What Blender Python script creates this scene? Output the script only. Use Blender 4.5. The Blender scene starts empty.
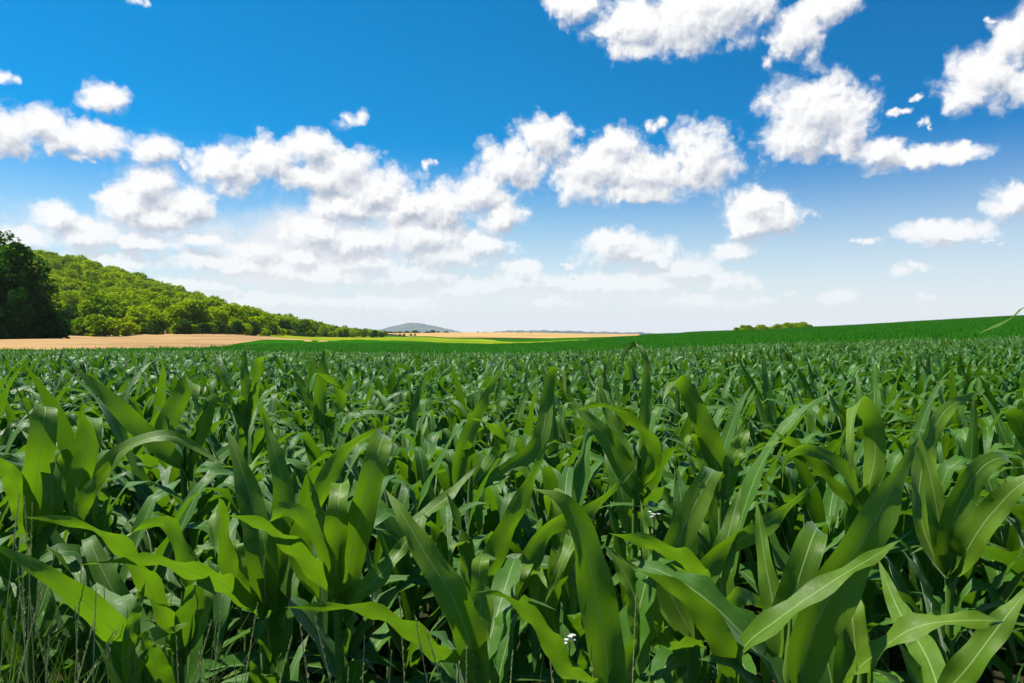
import bpy, math, random
import numpy as np
from mathutils import Vector, Matrix

R = math.radians
rng = random.Random(7)
nrng = np.random.default_rng(11)
scene = bpy.context.scene
COL = scene.collection

CAM_Z = 1.5
F = 683.0            # focal length in pixels (24 mm on a 36 mm sensor)
CX, HY = 512.0, 332.0  # principal column, horizon row
SUN_EL, SUN_AZ = R(59), R(-76)     # azimuth measured from +Y towards +X


# ------------------------------------------------------------------ helpers
def tag(o, label=None, cat=None, group=None, kind=None):
    if label: o['label'] = label
    if cat: o['category'] = cat
    if group: o['group'] = group
    if kind: o['kind'] = kind
    return o


def link(o, parent=None):
    COL.objects.link(o)
    if parent is not None:
        o.parent = parent
    return o


def empty(name, loc, rz=0.0, s=1.0):
    o = bpy.data.objects.new(name, None)
    o.empty_display_size = 0.1
    o.location = loc
    o.rotation_euler = (0, 0, rz)
    o.scale = (s, s, s)
    return link(o)


def mesh_np(name, V, Q, mat=None, uv=None, smooth=True):
    """quads/tris from arrays; uv is one pair per vertex"""
    V = np.asarray(V, dtype=np.float32)
    me = bpy.data.meshes.new(name)
    if isinstance(Q, np.ndarray):
        n, k = Q.shape
        me.vertices.add(len(V)); me.vertices.foreach_set('co', V.ravel())
        me.loops.add(n * k); me.loops.foreach_set('vertex_index', Q.ravel().astype(np.int32))
        me.polygons.add(n)
        me.polygons.foreach_set('loop_start', np.arange(0, n * k, k, dtype=np.int32))
        me.update(calc_edges=True)
    else:
        me.from_pydata(V.tolist(), [], Q); me.update()
    if uv is not None:
        li = np.zeros(len(me.loops), dtype=np.int32)
        me.loops.foreach_get('vertex_index', li)
        l = me.uv_layers.new(name='UVMap')
        l.data.foreach_set('uv', np.asarray(uv, dtype=np.float32)[li].ravel())
    if smooth:
        me.polygons.foreach_set('use_smooth', np.ones(len(me.polygons), dtype=bool))
    if mat: me.materials.append(mat)
    return me


def join_np(parts):
    """[(V, Q, UV)] -> one"""
    Vs, Qs, Us, o = [], [], [], 0
    for V, Q, U in parts:
        Vs.append(V); Qs.append(Q + o); Us.append(U); o += len(V)
    return np.concatenate(Vs), np.concatenate(Qs), np.concatenate(Us)


def at(px, py, D):
    return np.array([(px - CX) / F * D, D, CAM_Z + (HY - py) / F * D])


def tube_np(pts, radii, sides=8):
    pts = np.asarray(pts, float); n = len(pts)
    V, U = [], []
    for i in range(n):
        t = pts[min(i + 1, n - 1)] - pts[max(i - 1, 0)]
        t = t / (np.linalg.norm(t) + 1e-9)
        a = np.cross(t, [0.31, 0.95, 0.05]); a /= np.linalg.norm(a) + 1e-9
        b = np.cross(t, a)
        for k in range(sides):
            th = 2 * math.pi * k / sides
            V.append(pts[i] + radii[i] * (a * math.cos(th) + b * math.sin(th)))
            U.append((k / sides, i / max(1, n - 1)))
    Q = []
    for i in range(n - 1):
        for k in range(sides):
            k2 = (k + 1) % sides
            Q.append((i * sides + k, i * sides + k2, (i + 1) * sides + k2, (i + 1) * sides + k))
    return np.array(V), np.array(Q, dtype=np.int32), np.array(U)


# ------------------------------------------------------------------ materials
class NT:
    def __init__(self, tree):
        self.t = tree; self.n = tree.nodes; self.l = tree.links

    def node(self, typ, **kw):
        nd = self.n.new(typ)
        for k, v in kw.items(): setattr(nd, k, v)
        return nd

    def put(self, sock, v):
        if hasattr(v, 'is_output'): self.l.new(v, sock)
        elif v is not None: sock.default_value = v

    def math(self, op, a, b=None, c=None, clamp=False):
        nd = self.node('ShaderNodeMath', operation=op, use_clamp=clamp)
        for s, v in zip(nd.inputs, (a, b, c)): self.put(s, v)
        return nd.outputs[0]

    def vmath(self, op, a, b=None, c=None):
        nd = self.node('ShaderNodeVectorMath', operation=op)
        for s, v in zip(nd.inputs, (a, b, c)): self.put(s, v)
        return nd.outputs['Value'] if op in ('LENGTH', 'DOT_PRODUCT', 'DISTANCE') else nd.outputs['Vector']

    def ramp(self, v, a, b, c=0.0, d=1.0, smooth=True):
        nd = self.node('ShaderNodeMapRange', interpolation_type='SMOOTHSTEP' if smooth else 'LINEAR')
        for s, x in zip(nd.inputs, (v, a, b, c, d)): self.put(s, x)
        return nd.outputs[0]

    def mix(self, f, a, b):
        nd = self.node('ShaderNodeMix', data_type='RGBA')
        self.put(nd.inputs[0], f)
        for s, v in ((nd.inputs[6], a), (nd.inputs[7], b)):
            self.put(s, v if hasattr(v, 'is_output') else (*v, 1.0))
        return nd.outputs[2]

    def noise(self, vec, scale, detail=4.0, rough=0.55, w=None, typ='FBM', dim='3D', lac=2.0):
        nd = self.node('ShaderNodeTexNoise', noise_dimensions=dim)
        try: nd.noise_type = typ
        except Exception: pass
        self.put(nd.inputs['Vector'], vec)
        nd.inputs['Scale'].default_value = scale
        nd.inputs['Detail'].default_value = detail
        nd.inputs['Roughness'].default_value = rough
        nd.inputs['Lacunarity'].default_value = lac
        return nd.outputs['Fac'], nd.outputs['Color']


def new_mat(name):
    m = bpy.data.materials.new(name); m.use_nodes = True
    m.node_tree.nodes.clear()
    return m, NT(m.node_tree)


def principled(t, col, rough=0.6, spec=0.4, normal=None, sheen=0.0):
    p = t.node('ShaderNodeBsdfPrincipled')
    if sheen:
        p.inputs['Sheen Weight'].default_value = sheen; p.inputs['Sheen Roughness'].default_value = 0.35
        p.inputs['Sheen Tint'].default_value = (.80, 1.0, .84, 1)
    t.put(p.inputs['Base Color'], col if hasattr(col, 'is_output') else (*col, 1))
    t.put(p.inputs['Roughness'], rough)
    p.inputs['Specular IOR Level'].default_value = spec
    if normal is not None: t.put(p.inputs['Normal'], normal)
    return p.outputs[0]


def out(t, s):
    o = t.node('ShaderNodeOutputMaterial'); t.l.new(s, o.inputs['Surface'])


def leaf_material(name, dark, light, trans, rib, rough=0.42, tfac=0.34, spec=0.5, veins=True, cheap=False):
    m, t = new_mat(name)
    uvn = t.node('ShaderNodeTexCoord')
    sep = t.node('ShaderNodeSeparateXYZ'); t.l.new(uvn.outputs['UV'], sep.inputs[0])
    u, v = sep.outputs[0], sep.outputs[1]
    info = t.node('ShaderNodeObjectInfo')
    x = t.math('MULTIPLY', t.math('ABSOLUTE', t.math('SUBTRACT', u, 0.5)), 2.0)
    ribm = t.ramp(x, 0.02, 0.085, 1.0, 0.0)
    if cheap:
        base = t.mix(info.outputs['Random'], dark, light)
        base = t.mix(t.math('MULTIPLY', ribm, 0.7), base, rib)
        p = principled(t, base, rough, spec, sheen=.24 if spec > .1 else .04)
        tr = t.node('ShaderNodeBsdfTranslucent'); tr.inputs[0].default_value = (*trans, 1)
        mx = t.node('ShaderNodeMixShader'); mx.inputs[0].default_value = tfac
        t.l.new(p, mx.inputs[1]); t.l.new(tr.outputs[0], mx.inputs[2]); out(t, mx.outputs[0])
        return m
    pos = t.node('ShaderNodeNewGeometry')
    n1, _ = t.noise(pos.outputs['Position'], 9.0, 4, 0.6)
    n2, _ = t.noise(pos.outputs['Position'], 55.0, 3, 0.6)
    k = t.math('ADD', t.math('MULTIPLY', n1, 0.75), t.math('MULTIPLY', info.outputs['Random'], 0.45))
    k = t.math('ADD', k, t.math('MULTIPLY', t.math('SUBTRACT', n2, 0.5), 0.35))
    base = t.mix(t.ramp(k, 0.25, 1.0), dark, light)
    cmb = t.node('ShaderNodeCombineXYZ'); t.l.new(t.math('MULTIPLY', u, 38.0), cmb.inputs[0]); t.l.new(t.math('MULTIPLY', v, 2.2), cmb.inputs[1])
    t.l.new(t.math('MULTIPLY', info.outputs['Random'], 50.0), cmb.inputs[2])
    streak, _ = t.noise(cmb.outputs[0], 1.0, 3, 0.6)
    base = t.mix(t.ramp(streak, 0.3, 0.75, 0.0, 0.7), base, light)
    # small insect marks and dried flecks
    fl, _ = t.noise(pos.outputs['Position'], 120.0, 2, 0.5)
    base = t.mix(t.ramp(fl, 0.70, 0.76, 0.0, 0.55), base, (0.16, 0.17, 0.06))
    # slightly yellow / dry tips and edges
    tip = t.math('MULTIPLY', t.ramp(v, 0.90, 1.0), 0.35)
    base = t.mix(tip, base, (0.20, 0.22, 0.05))
    vein = t.math('SINE', t.math('MULTIPLY', u, 150.0))
    if veins:
        vv = t.math('MULTIPLY', t.ramp(vein, 0.2, 1.0), 0.13)
        base = t.mix(vv, base, rib)
    rf = t.math('MULTIPLY', ribm, t.ramp(v, 0.75, 1.0, 0.85, 0.15))
    base = t.mix(rf, base, rib)
    bump = t.node('ShaderNodeBump'); bump.inputs['Strength'].default_value = 0.25
    bump.inputs['Distance'].default_value = 0.002
    h = t.math('ADD', t.math('MULTIPLY', vein, 0.16), t.math('MULTIPLY', ribm, -1.2))
    h = t.math('ADD', h, t.math('MULTIPLY', n2, 0.8))
    t.l.new(h, bump.inputs['Height'])
    rg = t.ramp(n2, 0.3, 0.7, rough - 0.08, rough + 0.14)
    p = principled(t, base, rg, spec, bump.outputs[0], sheen=.24 if veins else 0)
    tr = t.node('ShaderNodeBsdfTranslucent')
    tc = t.mix(t.math('MULTIPLY', ribm, 0.6), trans, (trans[0] * .55, trans[1] * .6, trans[2] * .6))
    if veins:
        tc = t.mix(t.math('MULTIPLY', t.ramp(vein, 0.2, 1.0), 0.25), tc, (trans[0] * 1.3, trans[1] * 1.2, trans[2]))
    t.l.new(tc, tr.inputs[0])
    mx = t.node('ShaderNodeMixShader'); mx.inputs[0].default_value = tfac
    t.l.new(p, mx.inputs[1]); t.l.new(tr.outputs[0], mx.inputs[2])
    out(t, mx.outputs[0])
    return m


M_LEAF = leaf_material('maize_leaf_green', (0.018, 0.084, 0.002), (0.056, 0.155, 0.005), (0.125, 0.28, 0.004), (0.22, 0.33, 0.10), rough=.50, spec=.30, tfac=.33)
M_EDGE_LIT = leaf_material('lit_edge_maize_leaf_green', (0.042, 0.115, 0.0008), (0.120, 0.215, 0.002), (0.165, 0.335, 0.006), (0.26, 0.37, 0.10), rough=.48, spec=.36, tfac=.36)  # lighter copy of the leaf green: paler young edge plants, plus light painted in
M_CROP = leaf_material('maize_crop_green', (0.014, 0.080, 0.002), (0.046, 0.148, 0.005), (0.11, 0.28, 0.004), (0.20, 0.31, 0.10), rough=.52, spec=.32, tfac=.25, cheap=True)
M_FAR = leaf_material('maize_far_green', (0.007, 0.084, 0.001), (0.026, 0.145, 0.0015), (0.05, 0.29, 0.001), (0.02, 0.15, 0.003), rough=.65, spec=.08, tfac=.3, cheap=True)
M_STALK = leaf_material('maize_stalk_green', (0.045, 0.12, 0.006), (0.10, 0.19, 0.015), (0.1, 0.2, 0.01), (0.12, 0.22, 0.05), rough=0.6, spec=.2, tfac=0.08)
M_GRASS = leaf_material('grass_blade_green', (0.018, 0.065, 0.003), (0.05, 0.12, 0.006), (0.12, 0.24, 0.01), (0.08, 0.16, 0.03), rough=.65, spec=.12, tfac=0.3, veins=False)
M_SEED = leaf_material('grass_seed_straw', (0.38, 0.40, 0.13), (0.58, 0.57, 0.24), (0.4, 0.42, 0.12), (0.4, 0.42, 0.18), rough=0.7, tfac=0.2, veins=False)
M_WEED = leaf_material('weed_leaf_green', (0.03, 0.09, 0.008), (0.07, 0.16, 0.015), (0.14, 0.28, 0.02), (0.10, 0.2, 0.06), rough=.65, spec=.15, tfac=0.3, veins=False)


def flat_mat(name, c1, c2, scale, rough=0.8, spec=0.2, detail=5, c3=None, s3=0.02, stretch=None):
    m, t = new_mat(name)
    g = t.node('ShaderNodeNewGeometry')
    vec = g.outputs['Position']
    if stretch:
        mp = t.node('ShaderNodeMapping'); t.l.new(vec, mp.inputs['Vector'])
        mp.inputs['Rotation'].default_value = (0, 0, stretch[0]); mp.inputs['Scale'].default_value = (stretch[1], stretch[2], 1)
        vec = mp.outputs[0]
    n, _ = t.noise(vec, scale, detail, 0.65)
    col = t.mix(t.ramp(n, 0.3, 0.7), c1, c2)
    if c3:
        n3, _ = t.noise(g.outputs['Position'], s3, 4, 0.6)
        col = t.mix(t.ramp(n3, 0.42, 0.68), col, c3)
    b = t.node('ShaderNodeBump'); b.inputs['Strength'].default_value = 0.6; b.inputs['Distance'].default_value = 0.1
    t.l.new(n, b.inputs['Height'])
    out(t, principled(t, col, rough, spec, b.outputs[0]))
    return m


M_SOIL = flat_mat('dark_field_soil', (0.016, 0.018, 0.008), (0.032, 0.032, 0.014), 3.0, spec=.05, c3=(0.022, 0.04, 0.008))
M_STUBBLE = flat_mat('straw_stubble', (0.29, 0.175, 0.075), (0.45, 0.29, 0.13), 0.22, spec=0, c3=(0.24, 0.15, 0.07), s3=0.03, stretch=(0.35, 0.12, 1.6))
M_GRAIN = flat_mat('ripe_grain', (0.40, 0.24, 0.09), (0.47, 0.30, 0.12), 0.05, spec=0, c3=(0.33, 0.23, 0.08), s3=0.01, stretch=(0.5, 0.12, 1.0))
M_SUNSTRIP = flat_mat('sunlit_strip_yellow_green', (0.17, 0.23, 0.010), (0.27, 0.28, 0.015), 0.25, spec=0, c3=(0.07, 0.17, 0.01), s3=0.012, stretch=(0.3, 0.1, 0.7))  # field colour with the sunlight between cloud shadows painted in
M_GREENF = flat_mat('young_green_crop', (0.008, 0.082, 0.002), (0.024, 0.125, 0.003), 0.5, spec=0, c3=(0.014, 0.078, 0.002), s3=0.05, stretch=(0.2, 0.3, 1.5))
M_BARK = flat_mat('tree_bark', (0.06, 0.045, 0.03), (0.12, 0.09, 0.06), 6.0)
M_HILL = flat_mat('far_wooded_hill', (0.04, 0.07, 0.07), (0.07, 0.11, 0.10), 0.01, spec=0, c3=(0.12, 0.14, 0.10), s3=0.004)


def foliage_mat(name, a, b, tr):
    m, t = new_mat(name)
    info = t.node('ShaderNodeObjectInfo')
    g = t.node('ShaderNodeNewGeometry')
    n, _ = t.noise(g.outputs['Position'], 0.55, 3, 0.6)
    k = t.math('ADD', t.math('MULTIPLY', info.outputs['Random'], 0.7), t.math('MULTIPLY', n, 0.5))
    base = t.mix(t.ramp(k, 0.15, 1.0), a, b)
    d = t.node('ShaderNodeBsdfDiffuse'); t.l.new(base, d.inputs[0])
    trn = t.node('ShaderNodeBsdfTranslucent')
    t.l.new(t.mix(t.ramp(k, 0.2, 1.0), (tr[0] * .6, tr[1] * .75, tr[2]), tr), trn.inputs[0])
    mx = t.node('ShaderNodeMixShader'); mx.inputs[0].default_value = 0.42
    t.l.new(d.outputs[0], mx.inputs[1]); t.l.new(trn.outputs[0], mx.inputs[2])
    out(t, mx.outputs[0])
    return m


M_FOL = foliage_mat('sunlit_foliage', (0.035, 0.125, 0.003), (0.31, 0.40, 0.004), (0.52, 0.66, 0.004))
M_FOLD = foliage_mat('deep_green_foliage', (0.010, 0.060, 0.006), (0.028, 0.10, 0.008), (0.05, 0.16, 0.008))
M_FOLB = foliage_mat('hedge_foliage', (0.02, 0.085, 0.015), (0.06, 0.13, 0.015), (0.08, 0.18, 0.01))

# ------------------------------------------------------------------ terrain
DK = np.array([0, 15, 40, 62, 100, 150, 250, 400, 550, 700, 1200, 3000, 8000, 14000], float)
PK = np.array([-600, 0, 100, 200, 300, 400, 512, 600, 700, 800, 1024, 1600], float)
ZT = np.array([
    [0, -.15, -.75, -1.15, -.85, -.35, .6, 34, 74, 80, 60, 10, -20, -24],
    [0, -.15, -.75, -1.15, -.85, -.35, .5, 25, 60, 65, 50, 5, -20, -24],
    [0, -.15, -.75, -1.15, -.85, -.35, .4, 19, 45, 49, 40, 0, -20, -24],
    [0, -.15, -.75, -1.20, -1.0, -.6, .0, 8, 18, 18, 14, -5, -20, -24],
    [0, -.15, -.8, -1.35, -1.5, -1.6, -1.6, -1.4, 0.2, 2, 2, -8, -20, -24],
    [0, -.15, -.85, -1.5, -1.9, -2.2, -2.4, -2.6, -2.9, -2.9, -.6, -10, -20, -24],
    [0, -.15, -.85, -1.5, -1.9, -2.3, -2.9, -3.4, -4.0, -3.6, -.3, -10, -20, -24],
    [0, -.12, -.7, -1.1, -1.2, -1.25, -1.2, -1.9, -3.2, -4.0, -3, -10, -20, -24],
    [0, -.08, -.45, -.65, -.5, -.15, .35, -.2, -1.5, -3, -3, -10, -20, -24],
    [0, -.05, -.2, -.25, .15, .8, 2.0, 2.1, 1.5, 0, -1, -10, -20, -24],
    [0, 0, .1, .35, 1.25, 2.7, 6.3, 8.0, 8.0, 7.0, 4, -5, -20, -24],
    [0, 0, .2, .7, 2.0, 4.5, 9.5, 14.0, 15, 14, 8, 0, -20, -24]], float)
# monotone-ish cubic (Catmull-Rom) in log distance
LK = np.log(DK + 12.0)


def _cr(x, xs, ys):
    i = np.clip(np.searchsorted(xs, x) - 1, 0, len(xs) - 2)
    t = np.clip((x - xs[i]) / (xs[i + 1] - xs[i]), 0, 1)
    dy = np.gradient(ys, xs)
    h = xs[i + 1] - xs[i]
    # limit the slopes so that the surface does not overshoot
    t2, t3 = t * t, t * t * t
    return ((2 * t3 - 3 * t2 + 1) * ys[i] + (t3 - 2 * t2 + t) * h * dy[i] * .8 +
            (-2 * t3 + 3 * t2) * ys[i + 1] + (t3 - t2) * h * dy[i + 1] * .8)


def ground_h(x, y):
    x = np.asarray(x, float); y = np.asarray(y, float)
    r = np.hypot(x, y)
    D = np.maximum(y, 0.5 * r)
    px = np.clip(CX + F * x / np.maximum(D, 1e-3), PK[0], PK[-1])
    l = np.log(D + 12.0)
    rows = np.stack([_cr(l, LK, ZT[k]) for k in range(len(PK))])
    i = np.clip(np.searchsorted(PK, px) - 1, 0, len(PK) - 2)
    t = np.clip((px - PK[i]) / (PK[i + 1] - PK[i]), 0, 1)
    # Catmull-Rom across the columns
    idx = np.arange(len(np.atleast_1d(px))).reshape(np.shape(px)) if np.ndim(px) else 0
    def pick(k):
        k = np.clip(k, 0, len(PK) - 1)
        if np.ndim(px) == 0: return rows[k]
        return np.take_along_axis(rows, k[None, ...], 0)[0]
    p0, p1, p2, p3 = pick(i - 1), pick(i), pick(i + 1), pick(i + 2)
    z = .5 * (2 * p1 + (p2 - p0) * t + (2 * p0 - 5 * p1 + 4 * p2 - p3) * t ** 2 + (3 * p1 - p0 - 3 * p2 + p3) * t ** 3)
    w = np.clip((r - 20) / 200, 0, 1)
    z = z + w * (0.25 * np.sin(x * .043 + 1.3) * np.cos(y * .031) + 0.18 * np.sin(x * .091 + y * .07))
    return z


def gh(x, y):
    return float(ground_h(np.array([x]), np.array([y]))[0])


def struct(name, me, kind='structure'):
    o = bpy.data.objects.new(name, me); link(o); o['kind'] = kind
    return o


def polar_sheet(name, angs, rads, mat, lift=0.0):
    A, Rr = np.meshgrid(angs, rads, indexing='ij')
    X, Y = Rr * np.sin(A), Rr * np.cos(A)
    Z = ground_h(X.ravel(), Y.ravel()).reshape(X.shape) + lift
    V = np.stack([X, Y, Z], -1).reshape(-1, 3)
    n, k = X.shape
    i, j = np.meshgrid(np.arange(n - 1), np.arange(k - 1), indexing='ij')
    Q = np.stack([i * k + j, i * k + j + 1, (i + 1) * k + j + 1, (i + 1) * k + j], -1).reshape(-1, 4)[:, ::-1]
    return struct(name, mesh_np(name, V, Q.astype(np.int32), mat))


angs = np.radians(np.concatenate([np.arange(-180, -70, 4.0), np.arange(-70, 70.01, 0.5), np.arange(74, 180.1, 4.0)]))
angs[-1] = math.pi
rads = np.concatenate([[0.02], np.geomspace(0.6, 12000, 230)])
polar_sheet('ground', angs, rads, M_SOIL)


def field_sheet(name, pxs, d0, d1, mat, lift, n=70, m=60, rag=0.0):
    """a sheet draped over the ground; pxs = columns (tangent directions), d0/d1 = near and far depth at each"""
    P = np.linspace(pxs[0], pxs[-1], n)
    A0 = np.interp(P, pxs, d0); A1 = np.interp(P, pxs, d1)
    if rag:
        A0 = A0 * (1 + rag * np.sin(P * .11) + rag * .6 * np.sin(P * .37 + 1)); A1 = A1 * (1 + rag * np.sin(P * .09 + 2))
    t = np.linspace(0, 1, m)
    D = A0[:, None] * (A1 / A0)[:, None] ** t[None, :]
    X = (P[:, None] - CX) / F * D
    Z = ground_h(X.ravel(), D.ravel()).reshape(X.shape) + lift + D * 0.0006
    V = np.stack([X, D, Z], -1).reshape(-1, 3)
    i, j = np.meshgrid(np.arange(n - 1), np.arange(m - 1), indexing='ij')
    Q = np.stack([i * m + j, i * m + j + 1, (i + 1) * m + j + 1, (i + 1) * m + j], -1).reshape(-1, 4)[:, ::-1]
    return struct(name, mesh_np(name, V, Q.astype(np.int32), mat))


CORN_P = np.array([-700, 0, 120, 210, 250, 300, 400, 512, 600, 700, 1100, 1800], float)
CORN_D = np.array([60, 62, 66, 74, 96, 130, 165, 175, 160, 300, 340, 300], float)
field_sheet('stubble_field', [-700, 0, 200, 330], [61, 63, 74, 250], [262, 262, 300, 400], M_STUBBLE, 0.05)
field_sheet('green_field', [222, 260, 300, 420, 512, 600, 680], [78, 82, 90, 95, 98, 120, 240], [100, 215, 260, 290, 250, 190, 262], M_GREENF, 0.07, rag=0.02)
field_sheet('painted_sunlit_strip', [262, 310, 420, 512, 600, 690], [318, 262, 282, 242, 180, 250], [324, 560, 560, 330, 235, 300], M_SUNSTRIP, 0.11, rag=0.03)  # strip laid where sun falls between cloud shadows; its colour carries the light
field_sheet('upper_green_field', [300, 430, 512, 600, 690], [540, 540, 322, 230, 296], [580, 660, 480, 420, 420], M_GREENF, 0.16, rag=0.02)
field_sheet('grain_field', [380, 410, 512, 640], [1000, 640, 560, 520], [1300, 1450, 1500, 1300], M_GRAIN, 0.14)

# distant hills
def ridge(name, px0, px1, D, pys, depth, mat):
    n = 60
    P = np.linspace(px0, px1, n); top = np.interp(P, *pys)
    prof = [(-1, 0), (-.7, .25), (-.45, .55), (-.2, .88), (0, 1), (.3, .85), (.7, .4), (1, 0)]
    V = []
    for k, p in enumerate(P):
        H = (HY - top[k]) / F * D + CAM_Z + 24 + 3 * math.sin(k * 1.7) + 2 * math.sin(k * .63)
        for a, h in prof:
            y = D + a * depth
            V.append(((p - CX) / F * D * (1 + a * .02), y, -24 + H * h))
    m = len(prof)
    Q = [(i * m + j, (i + 1) * m + j, (i + 1) * m + j + 1, i * m + j + 1) for i in range(n - 1) for j in range(m - 1)]
    return struct(name, mesh_np(name, np.array(V), np.array(Q, dtype=np.int32), mat))


ridge('distant_hill', 372, 462, 9000, ([372, 385, 398, 410, 420, 432, 446, 462], [332, 328.2, 325, 322.4, 323.2, 325.4, 328.6, 332]), 900, M_HILL)
ridge('far_ridge', 470, 660, 5200, ([470, 500, 520, 560, 585, 610, 640, 660], [333, 331.2, 330.4, 330.6, 331.4, 332.0, 332.4, 333.5]), 500, M_HILL)

# ------------------------------------------------------------------ maize leaves
def ribbon(c, side, nrm, w, fold=0.35, rip=0.0, ripf=5.0, ph=0.0, cross=(-1, -.55, 0, .55, 1), s=None):
    c = np.asarray(c); n = len(c)
    s = np.linspace(0, 1, n) if s is None else s
    cr = np.array(cross); k = len(cr)
    half = (w / 2)[:, None]
    ang = (fold * (1 - .75 * s) + 1.05 * np.exp(-s / .055))[:, None]
    ripple = rip * np.sin(2 * math.pi * ripf * s + ph)[:, None] * np.where(cr[None, :] > 0, 1, -.8) * cr[None, :] ** 2 * np.clip(s * 4, 0, 1)[:, None] * np.clip((1 - s) * 5, 0, 1)[:, None]
    lat = half * cr[None, :] * np.cos(ang)
    upn = half * np.abs(cr)[None, :] * np.sin(ang) + ripple
    V = c[:, None, :] + side[:, None, :] * lat[..., None] + nrm[:, None, :] * upn[..., None]
    U = np.stack([np.broadcast_to((cr * .5 + .5)[None, :], (n, k)), np.broadcast_to(s[:, None], (n, k))], -1)
    i, j = np.meshgrid(np.arange(n - 1), np.arange(k - 1), indexing='ij')
    Q = np.stack([i * k + j, i * k + j + 1, (i + 1) * k + j + 1, (i + 1) * k + j], -1).reshape(-1, 4)
    return V.reshape(-1, 3), Q.astype(np.int32), U.reshape(-1, 2)


def width_profile(s, W):
    p = (np.clip(s, 0, 1) + .07) ** .5 * np.clip(1.0 - s, 0, 1) ** .92
    return W * p / p.max()


def gen_leaf(r, z0, az, kind, L, W, n=15, cross=(-1, -.55, 0, .55, 1), stalk_r=0.012):
    s = np.linspace(0, 1, n)
    if kind == 'fold':
        th0 = R(r.uniform(6, 22)); sb = r.uniform(.48, .74); wd = r.uniform(.05, .11)
        th = th0 + R(r.uniform(8, 22)) * s + R(r.uniform(95, 145)) / (1 + np.exp(-(s - sb) / wd * 2.2)) 
    elif kind == 'arch':
        th = R(r.uniform(18, 40)) + R(r.uniform(65, 125)) * s ** r.uniform(1.3, 2.2)
    elif kind == 'low':
        th = R(r.uniform(45, 62)) + R(r.uniform(45, 90)) * s ** 1.4
    else:
        th = R(r.uniform(3, 16)) + R(r.uniform(15, 90)) * s ** 2.4
    azs = az + r.uniform(-.5, .5) * s ** 1.5
    d = np.stack([np.sin(th) * np.sin(azs), np.sin(th) * np.cos(azs), np.cos(th)], -1)
    step = L / (n - 1)
    c = np.zeros((n, 3)); c[0] = (stalk_r * math.sin(az) * .5, stalk_r * math.cos(az) * .5, z0)
    for i in range(1, n): c[i] = c[i - 1] + d[i - 1] * step
    side = np.stack([np.cos(azs), -np.sin(azs), np.zeros(n)], -1)
    nrm = np.cross(side, d)
    tw = r.uniform(-.9, .9) * s ** 1.2 + r.uniform(-.12, .12)
    ct, st = np.cos(tw)[:, None], np.sin(tw)[:, None]
    side2 = side * ct + nrm * st; nrm2 = -side * st + nrm * ct
    return ribbon(c, side2, nrm2, width_profile(s, W), r.uniform(.25, .55), r.uniform(.004, .015), r.uniform(2.5, 6.5), r.uniform(0, 6), cross, s)


def gen_plant(seed, n=15, cross=(-1, -.55, 0, .55, 1), nleaf=9, wmul=1.0, lo=0):
    r = random.Random(seed)
    leaves = []
    az = r.uniform(0, 6.28)
    H = r.uniform(.56, .66)
    for i in range(nleaf):
        f = i / (nleaf - 1)
        if i < lo: az += math.pi + r.uniform(-.45, .45); continue
        z = .14 + (H - .14) * f ** .85
        if f < .3: k = 'low'
        elif f < .62: k = r.choice(['arch', 'arch', 'fold'])
        elif f < .88: k = r.choice(['fold', 'fold', 'fold', 'arch', 'up'])
        else: k = r.choice(['up', 'fold', 'fold'])
        L = (.50 + .38 * math.sin(math.pi * (.15 + .75 * f))) * r.uniform(.85, 1.1)
        if .5 < f <= .88: L += .10
        if f > .88: L *= .86
        W = (.072 + .040 * math.sin(math.pi * min(1, f + .12))) * r.uniform(.85, 1.15) * wmul
        leaves.append(gen_leaf(r, z, az, k, L, W, n, cross))
        az += math.pi + r.uniform(-.5, .5)
    lx, ly = r.uniform(-.03, .03), r.uniform(-.03, .03)
    zs = np.linspace(-.05, H + .05, 9)
    stalk = tube_np([(lx * (z / H) ** 2, ly * (z / H) ** 2, z) for z in zs], [.016 - .009 * i / 8 + (.002 if i % 2 else 0) for i in range(9)], 8)
    return stalk, leaves


# variants with a mesh for every part
VAR = []
for k in range(10):
    st, lv = gen_plant(100 + k)
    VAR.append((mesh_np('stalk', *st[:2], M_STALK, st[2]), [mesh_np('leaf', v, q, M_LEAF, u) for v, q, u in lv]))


def corn_limit(px):
    return np.interp(px, CORN_P, CORN_D)


# ------------------------------------------------------------------ hero plants along the field edge
VIEW = np.array([0, 0, CAM_Z])


def spline(P, n):
    P = np.asarray(P, float)
    d = np.concatenate([[0], np.cumsum(np.linalg.norm(np.diff(P, axis=0), axis=1))]); d /= d[-1]
    t = np.linspace(0, 1, n)
    if len(P) == 2: return P[0] + (P[1] - P[0]) * t[:, None]
    m = np.gradient(P, d, axis=0)
    i = np.clip(np.searchsorted(d, t) - 1, 0, len(d) - 2)
    h = (d[i + 1] - d[i])[:, None]; x = ((t - d[i])[:, None]) / h
    return ((2 * x ** 3 - 3 * x ** 2 + 1) * P[i] + (x ** 3 - 2 * x ** 2 + x) * h * m[i] + (-2 * x ** 3 + 3 * x ** 2) * P[i + 1] + (x ** 3 - x ** 2) * h * m[i + 1])


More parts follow.
